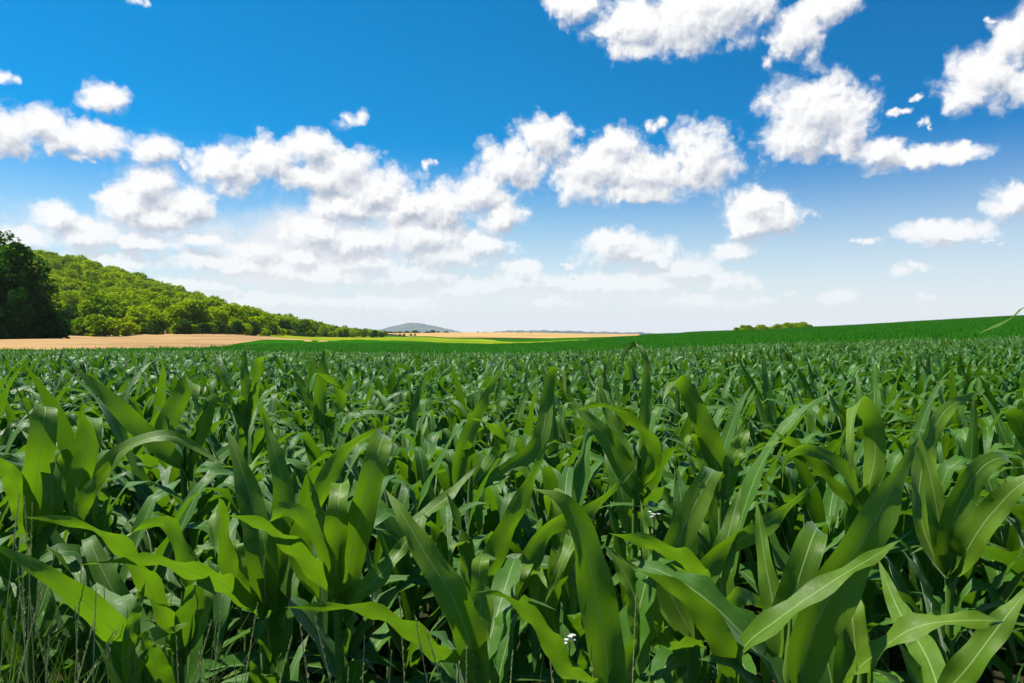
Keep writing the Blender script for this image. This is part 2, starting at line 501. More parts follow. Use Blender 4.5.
def hero_leaf(pts, W, roll=0.0, fold=.35, rip=.008, seed=0, n=22, tipcut=1.0):
    r = random.Random(seed)
    P = [at(*p) for p in pts]
    c = spline(P, n)
    T = np.gradient(c, axis=0); T /= np.linalg.norm(T, axis=1)[:, None] + 1e-9
    v = VIEW - c; v /= np.linalg.norm(v, axis=1)[:, None]
    # one facing for the whole leaf (a real blade does not follow the viewer), carried along the curve
    side = np.cross(T[n // 2], v[n // 2]); side /= np.linalg.norm(side) + 1e-9
    S = np.zeros_like(c)
    for i in range(n):
        sv = side - T[i] * np.dot(side, T[i])
        L = np.linalg.norm(sv); S[i] = sv / (L + 1e-9)
    N = np.cross(T, S)
    N *= 1.0
    s = np.linspace(0, 1, n)
    tw = R(roll) + r.uniform(-.25, .25) * s
    ct, stt = np.cos(tw)[:, None], np.sin(tw)[:, None]
    S2 = S * ct + N * stt; N2 = -S * stt + N * ct
    if np.mean(N2 @ np.array([0, 0, 1.0])) < 0: N2 = -N2
    return ribbon(c, S2, N2, width_profile(s * tipcut, W), fold, rip * r.uniform(.6, 1.3), r.uniform(2.5, 4.5), r.uniform(0, 6), s=s)


# (stalk column, whorl row, depth), label, leaves: (points (col,row,depth), width in m, roll)
HEROES = [
 ((337, 612, 1.45), 'bright fan-shaped maize plant with two broad upright leaves beside each other, left of centre', [
   ([(345, 603, 1.45), (352, 550, 1.43), (366, 495, 1.42), (379, 446, 1.45), (386, 436, 1.56), (388, 450, 1.66)], .068, 8),
   ([(334, 600, 1.44), (335, 550, 1.42), (338, 500, 1.40), (340, 486, 1.44), (342, 492, 1.52), (343, 520, 1.55)], .055, -10),
   ([(318, 600, 1.47), (299, 548, 1.46), (318, 498, 1.48), (346, 450, 1.52), (386, 424, 1.58)], .058, 20),
   ([(328, 596, 1.43), (308, 566, 1.36), (278, 538, 1.28), (246, 520, 1.22), (219, 515, 1.20)], .052, -35),
   ([(336, 592, 1.43), (322, 545, 1.40), (302, 516, 1.36), (282, 510, 1.32), (266, 526, 1.29), (262, 574, 1.27)], .045, 25),
   ([(333, 600, 1.45), (322, 530, 1.46), (306, 470, 1.48)], .030, 10),
   ([(338, 606, 1.45), (370, 586, 1.42), (396, 556, 1.45), (420, 520, 1.52)], .05, -30)]),
 ((262, 618, 1.5), 'maize plant with a pale spear leaf, just left of the fan-shaped plant', [
   ([(264, 612, 1.5), (262, 560, 1.48), (250, 500, 1.5), (236, 455, 1.52), (226, 428, 1.55)], .078, -12),
   ([(268, 600, 1.5), (276, 550, 1.52), (282, 490, 1.54), (273, 450, 1.56), (262, 412, 1.6)], .062, 20),
   ([(260, 606, 1.5), (232, 575, 1.44), (222, 530, 1.42), (217, 505, 1.40), (213, 520, 1.36), (214, 560, 1.33)], .045, 30),
   ([(256, 618, 1.5), (228, 590, 1.40), (200, 577, 1.30), (140, 561, 1.18), (76, 566, 1.12)], .05, -40),
   ([(262, 600, 1.5), (252, 540, 1.50), (245, 480, 1.52), (262, 450, 1.60)], .04, 0),
   ([(258, 600, 1.5), (240, 580, 1.5), (236, 545, 1.52), (243, 548, 1.56), (245, 575, 1.58)], .045, 0)]),
 ((470, 668, 1.15), 'maize plant with a broad leaf arching left to a thin tip, bottom centre', [
   ([(480, 690, 1.15), (468, 640, 1.14), (450, 595, 1.13), (425, 555, 1.14), (405, 520, 1.16), (385, 490, 1.2)], .066, 12),
   ([(468, 668, 1.15), (447, 664, 1.12), (407, 632, 1.06), (366, 612, 1.02), (283, 609, 1.0)], .042, -45),
   ([(474, 672, 1.15), (480, 620, 1.2), (482, 560, 1.25), (500, 560, 1.3)], .05, 20)]),
 ((490, 625, 1.5), 'maize plant with one tall lance leaf pointing up right, in the middle', [
   ([(486, 625, 1.5), (484, 590, 1.48), (500, 545, 1.48), (527, 490, 1.5), (548, 440, 1.53)], .060, 18),
   ([(488, 622, 1.5), (470, 570, 1.5), (462, 545, 1.48), (454, 545, 1.46), (448, 566, 1.44)], .05, 10),
   ([(485, 628, 1.5), (440, 575, 1.55), (415, 530, 1.6), (450, 495, 1.68), (483, 460, 1.75)], .058, -25),
   ([(490, 630, 1.5), (520, 580, 1.5), (548, 530, 1.55), (583, 515, 1.6), (637, 466, 1.7)], .055, 25),
   ([(492, 618, 1.52), (516, 585, 1.5), (527, 560, 1.5), (524, 575, 1.44), (515, 600, 1.42)], .045, 0)]),
 ((612, 700, 1.05), 'tall maize plant with a wide dark blade, its tip bent left, below centre', [
   ([(612, 700, 1.05), (604, 640, 1.05), (592, 575, 1.05), (580, 525, 1.05), (562, 500, 1.05), (533, 489, 1.06)], .070, 6),
   ([(604, 690, 1.05), (566, 675, 1.0), (548, 640, .97), (520, 608, .94), (497, 595, .93), (474, 594, .93)], .040, -35),
   ([(616, 690, 1.06), (640, 640, 1.08), (628, 580, 1.12), (604, 545, 1.14)], .052, 30)]),
 ((572, 620, 1.45), 'maize plant with two pale hooked leaves, just left of the wide dark blade', [
   ([(562, 640, 1.45), (548, 618, 1.45), (560, 575, 1.45), (574, 540, 1.46), (570, 548, 1.38), (545, 605, 1.34)], .052, 15),
   ([(548, 640, 1.45), (540, 600, 1.46), (536, 580, 1.46), (541, 576, 1.40), (548, 590, 1.37)], .045, 0),
   ([(572, 632, 1.45), (574, 560, 1.55), (560, 500, 1.62), (549, 494, 1.7), (548, 520, 1.76)], .06, 0)]),
 ((700, 640, 1.3), 'maize plant with a broad pale leaf folded flat at its top, right of centre', [
   ([(694, 640, 1.3), (668, 580, 1.32), (684, 530, 1.34), (706, 484, 1.36), (716, 471, 1.44), (722, 490, 1.52)], .066, 12),
   ([(700, 640, 1.3), (722, 610, 1.28), (722, 570, 1.30), (732, 525, 1.32), (742, 487, 1.35)], .060, -8),
   ([(712, 590, 1.28), (698, 575, 1.22), (676, 556, 1.16), (640, 541, 1.12), (608, 534, 1.1)], .046, -30),
   ([(706, 640, 1.3), (700, 590, 1.3), (720, 555, 1.3), (760, 530, 1.32), (820, 481, 1.4)], .05, 25),
   ([(690, 640, 1.3), (668, 610, 1.32), (652, 565, 1.36), (641, 500, 1.42)], .036, 0),
   ([(706, 650, 1.28), (660, 640, 1.2), (650, 610, 1.18), (620, 560, 1.2), (604, 545, 1.2)], .045, 10)]),
 ((790, 690, 1.0), 'maize plant with the largest bright blade sweeping up to the right, lower right', [
   ([(800, 690, 1.0), (812, 640, .99), (842, 578, .99), (880, 514, 1.0), (920, 437, 1.05)], .080, 22),
   ([(738, 690, 1.0), (744, 652, .98), (781, 620, .95), (848, 574, .95), (880, 555, .97), (913, 532, 1.0)], .040, -35),
   ([(785, 690, 1.02), (783, 645, 1.03), (797, 590, 1.05), (813, 540, 1.08), (820, 530, 1.15), (824, 545, 1.2)], .058, 5),
   ([(770, 690, 1.02), (776, 620, 1.05), (766, 560, 1.08), (757, 499, 1.12)], .040, -20),
   ([(740, 690, 1.0), (720, 640, .98), (690, 600, .97), (660, 580, .96), (640, 572, .96)], .048, -15),
   ([(746, 690, 1.0), (718, 655, 1.05), (735, 600, 1.1), (775, 610, 1.15)], .05, 40)]),
 ((862, 720, 1.1), 'maize plant with a low wavy leaf running out to the right edge, bottom right', [
   ([(852, 700, 1.1), (858, 675, 1.08), (880, 655, 1.05), (918, 629, 1.02), (972, 622, 1.0), (1040, 628, 1.0)], .046, -45),
   ([(860, 720, 1.1), (858, 660, 1.12), (853, 610, 1.15), (849, 592, 1.22), (848, 610, 1.3)], .05, 5)]),
 ((960, 740, 1.15), 'maize plant cut by the bottom edge with one leaf rising to the right edge', [
   ([(944, 700, 1.15), (972, 668, 1.13), (1000, 630, 1.12), (1040, 580, 1.12)], .052, -15),
   ([(950, 720, 1.15), (930, 660, 1.3), (900, 610, 1.45), (880, 560, 1.6)], .06, 15)]),
 ((952, 585, 1.75), 'maize plant with broad midribbed leaf curling over to the right, at right edge', [
   ([(947, 575, 1.75), (940, 520, 1.75), (930, 470, 1.78), (917, 430, 1.82)], .058, 10),
   ([(951, 572, 1.75), (954, 530, 1.73), (966, 495, 1.72), (986, 465, 1.72), (1006, 458, 1.74), (1020, 475, 1.78)], .075, 10),
   ([(958, 575, 1.75), (972, 545, 1.7), (995, 512, 1.66), (1030, 480, 1.62), (1060, 470, 1.6)], .080, -15),
   ([(946, 580, 1.75), (925, 530, 1.8), (925, 460, 1.95), (945, 412, 2.05), (985, 390, 2.15)], .072, 25)]),
 ((862, 520, 2.2), 'maize plant with a broad leaf folded double and hanging in front, right', [
   ([(866, 500, 2.2), (876, 450, 2.22), (872, 415, 2.22), (858, 403, 2.17), (852, 425, 2.1), (852, 478, 2.06)], .078, 0),
   ([(862, 510, 2.2), (845, 470, 2.15), (800, 450, 2.1), (786, 460, 2.05), (783, 490, 2.0)], .055, 20),
   ([(860, 515, 2.2), (820, 470, 2.2), (790, 442, 2.2), (740, 460, 2.2)], .055, -40)]),
 ((722, 500, 2.1), 'maize plant with a broad leaf leaning left, above the pale flat-topped leaf', [
   ([(722, 500, 2.1), (714, 450, 2.08), (697, 410, 2.06), (681, 382, 2.06), (672, 382, 2.02), (663, 402, 1.98)], .080, 8),
   ([(726, 500, 2.1), (735, 455, 2.1), (744, 440, 2.12), (750, 420, 2.15)], .06, 10),
   ([(720, 505, 2.1), (706, 470, 2.1), (698, 440, 2.1), (690, 436, 2.06), (684, 460, 2.0)], .05, -10)]),
 ((636, 490, 2.3), 'maize plant with its tallest leaf looping up over the horizon', [
   ([(636, 500, 2.3), (620, 460, 2.3), (600, 430, 2.3), (584, 414, 2.32), (573, 398, 2.35)], .085, 10),
   ([(640, 490, 2.35), (643, 440, 2.4), (646, 385, 2.45), (644, 354, 2.48), (636, 343, 2.5), (628, 347, 2.5), (621, 374, 2.5)], .05, 35),
   ([(640, 495, 2.3), (655, 452, 2.25), (630, 420, 2.2), (600, 405, 2.2), (572, 412, 2.2)], .055, -30),
   ([(634, 495, 2.3), (625, 450, 2.35), (607, 410, 2.4), (597, 372, 2.45)], .05, 10)]),
 ((470, 490, 2.5), 'maize plant with a slender blade slanting right, behind the tall lance leaf', [
   ([(455, 490, 2.5), (462, 450, 2.5), (482, 405, 2.52), (503, 366, 2.56)], .065, 15),
   ([(472, 490, 2.5), (500, 440, 2.5), (490, 425, 2.45), (470, 418, 2.4)], .06, -20),
   ([(475, 490, 2.5), (540, 440, 2.55), (548, 395, 2.6), (554, 368, 2.62), (562, 370, 2.56), (566, 395, 2.5)], .07, 5)]),
 ((86, 545, 1.8), 'maize plant with a folded flat-topped leaf and a pale diagonal leaf, left side', [
   ([(80, 530, 1.8), (76, 490, 1.8), (86, 450, 1.8), (90, 421, 1.8), (96, 425, 1.73), (100, 450, 1.70)], .066, 0),
   ([(74, 540, 1.8), (76, 512, 1.75), (98, 478, 1.72), (118, 450, 1.72)], .055, -25),
   ([(88, 540, 1.8), (92, 490, 1.85), (120, 452, 1.9), (160, 436, 1.9), (226, 466, 1.88)], .055, -35),
   ([(82, 545, 1.8), (60, 500, 1.85), (62, 455, 1.9), (54, 451, 1.85), (50, 480, 1.8)], .06, 0)]),
 ((34, 545, 1.85), 'maize plant with a broad pale upright leaf bent flat at the top, far left', [
   ([(32, 540, 1.85), (34, 490, 1.83), (40, 445, 1.80), (44, 411, 1.82), (44, 408, 1.9), (45, 425, 2.0)], .080, 0),
   ([(36, 545, 1.85), (20, 500, 1.8), (5, 470, 1.75), (-20, 450, 1.7)], .07, 10),
   ([(34, 548, 1.85), (50, 505, 1.8), (45, 460, 1.85), (20, 430, 1.9)], .06, 15)]),
 ((176, 650, 1.35), 'low maize plant with leaves reaching left over the grass, lower left', [
   ([(170, 650, 1.35), (160, 615, 1.3), (138, 575, 1.24), (100, 534, 1.16), (58, 521, 1.12), (20, 518, 1.1)], .046, -40),
   ([(180, 650, 1.35), (194, 600, 1.38), (180, 548, 1.38), (163, 522, 1.36), (144, 526, 1.33), (119, 541, 1.3)], .050, 20),
   ([(172, 652, 1.35), (140, 640, 1.35), (122, 612, 1.36), (101, 573, 1.38), (86, 540, 1.42), (84, 550, 1.48)], .055, 0),
   ([(166, 660, 1.35), (120, 640, 1.25), (90, 610, 1.16), (45, 576, 1.1), (-20, 540, 1.08)], .055, -20),
   ([(182, 655, 1.35), (200, 600, 1.4), (190, 560, 1.45), (215, 540, 1.5)], .05, 20)]),
 ((132, 690, 1.2), 'smallest maize shoot with a twisted leaf, low among the grass at lower left', [
   ([(130, 690, 1.2), (136, 650, 1.18), (150, 637, 1.16), (170, 632, 1.14), (188, 624, 1.13)], .032, -20),
   ([(128, 690, 1.2), (128, 640, 1.2), (143, 584, 1.22)], .032, 10),
   ([(132, 690, 1.2), (150, 660, 1.25), (160, 640, 1.3)], .035, 10)]),
 ((182, 470, 2.3), 'maize plant with a broad dark leaf bent flat at its top, upper left', [
   ([(165, 470, 2.3), (164, 430, 2.3), (178, 400, 2.32), (188, 383, 2.34), (194, 388, 2.28), (196, 410, 2.24)], .08, 5),
   ([(184, 470, 2.3), (140, 430, 2.25), (105, 395, 2.2), (72, 366, 2.2)], .075, 12),
   ([(186, 470, 2.3), (200, 430, 2.3), (212, 400, 2.3), (235, 425, 2.25), (236, 450, 2.2)], .06, -10)]),
 ((246, 420, 3.2), 'maize plant with a stiff dark leaf standing above the crop, left', [
   ([(246, 430, 3.2), (246, 390, 3.2), (244, 360, 3.22), (246, 342, 3.25)], .06, 0),
   ([(248, 430, 3.2), (256, 385, 3.2), (262, 358, 3.2), (272, 356, 3.2), (284, 375, 3.2)], .055, 30),
   ([(244, 430, 3.2), (230, 395, 3.2), (215, 375, 3.2), (205, 385, 3.2)], .06, -20)]),
 ((1052, 470, 1.9), 'maize plant at the right edge whose thin leaf tip hangs in before the skyline', [
   ([(1052, 470, 1.9), (1050, 390, 1.9), (1040, 325, 1.9), (1028, 306, 1.88), (1012, 318, 1.86), (978, 334, 1.84)], .05, 25),
   ([(1054, 470, 1.9), (1064, 420, 1.9), (1085, 380, 1.9), (1110, 390, 1.9)], .06, 0)]),
 ((324, 420, 3.2), 'maize plant with a blunt dark leaf standing above the crop, left of centre', [
   ([(320, 430, 3.2), (320, 390, 3.2), (324, 360, 3.2), (327, 350, 3.24), (331, 356, 3.3)], .07, 0),
   ([(326, 430, 3.2), (340, 395, 3.2), (330, 380, 3.15), (314, 372, 3.1)], .06, -20),
   ([(322, 430, 3.2), (305, 395, 3.2), (290, 372, 3.2), (280, 380, 3.18)], .06, 25)]),
]

hero_xy = []
low_rng = random.Random(5)
for hi, ((sx, sy, D), label, leaves) in enumerate(HEROES):
    top = at(sx, sy, D)
    gx, gy = top[0] + low_rng.uniform(-.03, .03), top[1] + low_rng.uniform(-.03, .05)
    gz = gh(gx, gy)
    base = np.array([gx, gy, gz])
    e = empty('maize_plant', tuple(base)); tag(e, label, 'maize plant', 'maize plants along the front edge of the field')
    hero_xy.append((gx, gy))
    zz = np.linspace(0, 1, 13)
    pts = [np.array([(top[0] - gx) * t ** 2, (top[1] - gy) * t ** 2, -.05 + (top[2] - gz + .05) * t]) for t in zz]
    pts += [pts[-1] + np.array([.004, .004, .05]), pts[-1] + np.array([.006, .006, .11])]
    v, q, u = tube_np(pts, [.013 - .004 * i / 12 + (.0014 if i % 3 == 0 else 0) for i in range(13)] + [.006, .001], 10)
    link(bpy.data.objects.new('stalk', mesh_np('stalk', v, q, M_STALK, u)), e)
    for k, (p, W, roll) in enumerate(leaves):
        v, q, u = hero_leaf(p, W * .88, roll, seed=hi * 31 + k)
        link(bpy.data.objects.new('leaf', mesh_np('leaf', v - base, q, M_EDGE_LIT, u)), e)
    # older, lower leaves of the same plant; the darker green also paints their shade
    az = low_rng.uniform(0, 6.28)
    zt = top[2] - gz
    for k in range(11):
        z = zt * (.16 + .08 * k)
        # keep the blades that leave towards the camera short
        a = az + k * math.pi + low_rng.uniform(-.4, .4)
        L = low_rng.uniform(.4, .6) * (0.6 if math.cos(a) < -.3 else 1.0)
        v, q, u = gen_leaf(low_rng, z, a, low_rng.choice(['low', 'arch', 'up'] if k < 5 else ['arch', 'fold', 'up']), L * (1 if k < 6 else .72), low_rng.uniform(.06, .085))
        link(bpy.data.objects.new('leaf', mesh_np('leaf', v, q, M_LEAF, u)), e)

# ------------------------------------------------------------------ rows of maize
ROW, STEP, ROWDIR = .68, .19, R(78)
rd = np.array([math.sin(ROWDIR), math.cos(ROWDIR)]); rp = np.array([rd[1], -rd[0]])


def row_points(dmin, dmax, halfw, jit=.06):
    """row grid positions with depth in [dmin, dmax]"""
    S = dmax * 1.4 + halfw
    a = np.arange(-S, S, STEP); b = np.arange(-S, S, ROW)
    A, B = np.meshgrid(a, b)
    A = A + nrng.uniform(-jit, jit, A.shape); B = B + nrng.uniform(-jit, jit, B.shape)
    X = A * rd[0] + B * rp[0]; Y = A * rd[1] + B * rp[1]
    X, Y = X.ravel(), Y.ravel()
    k = (Y > dmin) & (Y < dmax)
    return X[k], Y[k]


X, Y = row_points(0.2, 46, 10)
px = CX + F * X / Y
near_ok = (Y > 1.95 + .12 * np.sin(X * 3)) & (np.abs(X) < Y * .75 * 1.35 + 2.5) & (Y < corn_limit(px))
X, Y, px = X[near_ok], Y[near_ok], px[near_ok]
hx = np.array(hero_xy)
dmin = np.min(np.hypot(X[:, None] - hx[None, :, 0], Y[:, None] - hx[None, :, 1]), axis=1)
k = (dmin > .20) | (Y > 2.7)
X, Y, px = X[k], Y[k], px[k]
inview = np.abs(X) < Y * .75 + .25
order = np.argsort(np.where(inview, Y, 1e6))
N_IND = 300 - len(HEROES) - 2
ind, rest = order[:N_IND], order[N_IND:]
D_IND = float(Y[ind].max())
side_name = lambda p: 'left' if p < 341 else ('middle' if p < 683 else 'right')
bands = [(2.6, 'close behind the front plants'), (3.8, 'in the third rank'), (5.2, 'in the fourth rank'), (99, 'where single plants begin to merge')]
for c, i in enumerate(ind):
    x, y = float(X[i]), float(Y[i])
    e = empty('maize_plant', (x, y, gh(x, y)), rng.uniform(0, 6.28), rng.uniform(.84, .99) * (1.03 if y < 3 else 1.0))
    e.rotation_euler = (rng.uniform(-.07, .07), rng.uniform(-.07, .07), rng.uniform(0, 6.28))
    band = next(b for d, b in bands if y < d)
    tag(e, f'maize plant in the {side_name(px[i])} third, {band}', 'maize plant', f'maize plants, {side_name(px[i])}, {band}')
    st, lv = VAR[rng.randrange(len(VAR))]
    link(bpy.data.objects.new('stalk', st), e)
    for m in lv: link(bpy.data.objects.new('leaf', m), e)


def hidden_sources(name, meshes):
    c = bpy.data.collections.new(name)
    for i, m in enumerate(meshes):
        o = bpy.data.objects.new(f'{name}_{chr(97 + i)}', m); c.objects.link(o)
    return c


def scatter(name, X, Y, Z, rot, scl, idx, coll, tilt=None):
    me = bpy.data.meshes.new(name)
    V = np.stack([X, Y, Z], -1).astype(np.float32)
    me.vertices.add(len(V)); me.vertices.foreach_set('co', V.ravel())
    def attr(n, t, d, key):
        a = me.attributes.new(n, t, 'POINT'); a.data.foreach_set(key, np.ascontiguousarray(d).ravel())
    rv = np.zeros((len(V), 3), np.float32); rv[:, 2] = rot
    if tilt is not None: rv[:, :2] = tilt
    attr('rot', 'FLOAT_VECTOR', rv, 'vector')
    attr('scl', 'FLOAT', np.asarray(scl, np.float32), 'value')
    attr('idx', 'INT', np.asarray(idx, np.int32), 'value')
    o = bpy.data.objects.new(name, me); link(o); o['kind'] = 'stuff'
    g = bpy.data.node_groups.new(name + '_scatter', 'GeometryNodeTree')
    g.interface.new_socket('Geometry', in_out='INPUT', socket_type='NodeSocketGeometry')
    g.interface.new_socket('Geometry', in_out='OUTPUT', socket_type='NodeSocketGeometry')
    n, l = g.nodes, g.links
    gi, go = n.new('NodeGroupInput'), n.new('NodeGroupOutput')
    ci = n.new('GeometryNodeCollectionInfo'); ci.inputs['Collection'].default_value = coll
    ci.inputs['Separate Children'].default_value = True; ci.inputs['Reset Children'].default_value = True
    ip = n.new('GeometryNodeInstanceOnPoints'); ip.inputs['Pick Instance'].default_value = True
    def na(nm, dt):
        a = n.new('GeometryNodeInputNamedAttribute'); a.data_type = dt; a.inputs['Name'].default_value = nm
        return a.outputs['Attribute']
    l.new(gi.outputs[0], ip.inputs['Points']); l.new(ci.outputs[0], ip.inputs['Instance'])
    l.new(na('idx', 'INT'), ip.inputs['Instance Index'])
    e2r = n.new('FunctionNodeEulerToRotation'); l.new(na('rot', 'FLOAT_VECTOR'), e2r.inputs[0])
    l.new(e2r.outputs[0], ip.inputs['Rotation']); l.new(na('scl', 'FLOAT'), ip.inputs['Scale'])
    l.new(ip.outputs[0], go.inputs[0])
    md = o.modifiers.new('scatter', 'NODES'); md.node_group = g
    return o


src = []
for k in range(10):
    st, lv = gen_plant(300 + k, n=11, cross=(-1, 0, 1), nleaf=8, wmul=1.05)
    v, q, u = join_np([st] + lv)
    src.append(mesh_np('maize', v, q, M_CROP, u))
coll_mid = hidden_sources('maize_source', src)
xr, yr = X[rest], Y[rest]
n = len(xr)
field_mid = scatter('maize_crop', xr, yr, ground_h(xr, yr), nrng.uniform(0, 6.28, n), nrng.uniform(.80, .97, n) * (1 + .05 * np.sin(xr * .7) * np.cos(yr * .5)),
                    nrng.integers(0, 10, n), coll_mid, nrng.uniform(-.07, .07, (n, 2)))
tag(field_mid, 'dense green maize crop behind the front ranks', 'maize crop')

# far field in patches of many plants
src = []
for k in range(6):
    r = random.Random(900 + k)
    parts = []
    PS = 2.48
    for a in np.arange(-PS / 2, PS / 2, STEP * 1.15):
        for b in np.arange(-PS / 2, PS / 2 - .01, ROW):
            stt, lv = gen_plant(r.randrange(10 ** 6), n=6, cross=(-1, 1), nleaf=8, wmul=1.15, lo=2)
            x, y = a + r.uniform(-.07, .07), b + r.uniform(-.07, .07)
            s = r.uniform(.80, .98)
            for v, q, u in lv: parts.append((v * s + np.array([x, y, 0]), q, u))
    v, q, u = join_np(parts)
    src.append(mesh_np('maize_patch', v, q, M_FAR, u))
coll_far = hidden_sources('maize_patch_source', src)
a = np.arange(-420, 420, PS)
A, B = np.meshgrid(a, np.arange(46 - 1.2, 345, PS))
c_, s_ = math.cos(.0), math.sin(.0)
X2, Y2 = A.ravel(), B.ravel()
px2 = CX + F * X2 / Y2
k = (Y2 < corn_limit(px2)) & (np.abs(X2) < Y2 * .80 + 12)
X2, Y2 = X2[k], Y2[k]
n = len(X2)
field_far = scatter('maize_crop', X2, Y2, ground_h(X2, Y2), math.pi * nrng.integers(0, 2, n), np.ones(n) * nrng.uniform(.97, 1.05, n), nrng.integers(0, 6, n), coll_far)
tag(field_far, 'far maize crop running over the slope to the skyline', 'maize crop')
print('maize individuals', len(ind), 'to', D_IND, 'mid', len(rest), 'patches', n)

# ------------------------------------------------------------------ trees
def crown_np(r, H, W, nq, qs, base=.18, lobes=9, bush=False):
    """leaf clumps spread through the volume of several uneven lobes"""
    L = []
    for i in range(lobes):
        a = r.uniform(0, 6.28); f = r.random()
        h = base + (1 - base) * (.18 + .66 * f)
        rad = W * .5 * (.62 if f < .75 else .35) * r.uniform(.5, 1.0)
        rr = W * r.uniform(.20, .32) * (1.05 - .35 * f)
        L.append((rad * math.cos(a), rad * math.sin(a), H * h, rr, rr * r.uniform(.7, 1.0)))
    L.append((0, 0, H * (base + (1 - base) * .5), W * .34, H * (1 - base) * .40))
    L.append((r.uniform(-.1, .1) * W, r.uniform(-.1, .1) * W, H * .86, W * .22, H * .14))
    rn = np.random.default_rng(r.randrange(10 ** 9))
    wts = np.array([l[3] ** 2 for l in L]); wts /= wts.sum()
    pick = rn.choice(len(L), nq, p=wts)
    La = np.array(L)[pick]
    d = rn.normal(size=(nq, 3)); d /= np.linalg.norm(d, axis=1)[:, None]
    # clumps: quantise directions a little so that the leaves gather
    cl = rn.normal(size=(26, 3)); cl /= np.linalg.norm(cl, axis=1)[:, None]
    near = np.argmax(d @ cl.T, axis=1)
    d = d * .45 + cl[near] * .55; d /= np.linalg.norm(d, axis=1)[:, None]
    rad = rn.uniform(.35, 1.08, nq) ** .45
    C = La[:, :3] + d * rad[:, None] * np.stack([La[:, 3], La[:, 3], La[:, 4]], -1)
    C[:, 2] = np.where(C[:, 2] < .2, rn.uniform(.2, 1.6, nq), C[:, 2])
    nn = d * .8 + rn.normal(size=(nq, 3)) * .55 + np.array([0, 0, .35]); nn /= np.linalg.norm(nn, axis=1)[:, None]
    t = np.cross(nn, rn.normal(size=(nq, 3))); t /= np.linalg.norm(t, axis=1)[:, None]
    b = np.cross(nn, t)
    s = (qs * rn.uniform(.6, 1.4, nq))[:, None]
    V = np.stack([C - t * s, C - b * s * .6 + nn * s * .15, C + t * s, C + b * s * .6 - nn * s * .15], 1).reshape(-1, 3)
    Q = np.arange(nq * 4, dtype=np.int32).reshape(-1, 4)
    return V, Q


def trunk_np(r, H, base):
    parts = []
    tr = H * .022 + .05
    pts = [(0, 0, -.3), (.0, .0, H * .12), (r.uniform(-.02, .02) * H, 0, H * .3), (r.uniform(-.03, .03) * H, r.uniform(-.03, .03) * H, H * .62)]
    parts.append(tube_np(pts, [tr * 1.25, tr, tr * .8, tr * .25], 7))
    for i in range(5):
        a = r.uniform(0, 6.28); z = H * r.uniform(.22, .5); l = H * r.uniform(.18, .3)
        parts.append(tube_np([(0, 0, z), (l * .5 * math.cos(a), l * .5 * math.sin(a), z + l * .35), (l * math.cos(a), l * math.sin(a), z + l * .9)], [tr * .5, tr * .35, tr * .1], 5))
    v, q, u = join_np(parts)
    return v, q, u


def tree_kind(seed, H, W, nq, qs, mat, base=.16, lobes=9):
    r = random.Random(seed)
    v, q = crown_np(r, H, W, nq, qs, base, lobes)
    tv, tq, tu = trunk_np(r, H, base)
    return mesh_np('crown', v, q, mat, smooth=False), mesh_np('trunk', tv, tq, M_BARK, tu)


HILL = [tree_kind(50 + k, 12 + (k % 3), 13 + (k % 2) * 2, 3200, .46, M_FOL, .06) for k in range(6)]
OAK = [tree_kind(80 + k, 22 + k, 17, 11000, .42, M_FOLD, -.16, 20) for k in range(3)]
LINE = [tree_kind(110 + k, 11 + k, 11, 2200, .45, M_FOLB, .08) for k in range(4)]
BUSH = [tree_kind(130 + k, 4.5, 6.5, 1500, .30, M_FOL, .02, 8) for k in range(3)]
HEDGE = [tree_kind(150 + k, 5.5, 7, 1300, .34, M_FOLB, .02, 8) for k in range(3)]


def place_tree(kindlist, x, y, s, label, cat='tree', group=None, name='broadleaf_tree', sink=0.0):
    c, t = kindlist[rng.randrange(len(kindlist))]
    e = empty(name, (x, y, gh(x, y) - sink), rng.uniform(0, 6.28), s)
    e.scale = (s * rng.uniform(.9, 1.1), s * rng.uniform(.9, 1.1), s)
    tag(e, label, cat, group)
    link(bpy.data.objects.new('crown', c), e); link(bpy.data.objects.new('trunk', t), e)
    return e


def colx(p, D): return (p - CX) / F * D


# the dark trees at the left end of the wood
for p, D, s, lab in [(6, 168, 1.12, 'tallest dark green tree at the left edge, rising above the hillside wood'),
                     (-30, 160, 1.05, 'dark green tree cut by the left edge of the view'),
                     (30, 172, .95, 'dark green tree standing between the tallest tree and the lit hillside'),
                     (44, 180, .70, 'lower dark green tree at the right end of the dark clump'),
                     (52, 176, .34, 'small dark tree at the foot of the dark clump, over the stubble'),
                     (18, 158, .5, 'dark bushy tree in front of the tallest dark tree'),
                     (-75, 170, 1.1, 'dark green tree beyond the left edge of the view')]:
    place_tree(OAK, colx(p, D), D, s, lab, 'tree', 'dark trees at the left edge')

# hillside wood
pts = []
fr = random.Random(21)
g = 11.0
for yy in np.arange(258, 760, g):
    for xx in np.arange(-620, 0, g):
        x = xx + fr.uniform(-.42, .42) * g; y = yy + fr.uniform(-.42, .42) * g
        p = CX + F * x / y
        d0 = np.interp(p, [-400, 60, 100, 200, 260, 300, 380], [252, 252, 254, 268, 306, 405, 505])
        if p > 385 or p < -260 or y < d0 or (p > 240 and y > 720): continue
        pts.append((x, y, p))
inside = [q for q in pts if -25 < q[2] < 385]
outside = [q for q in pts if not -25 < q[2] < 385]
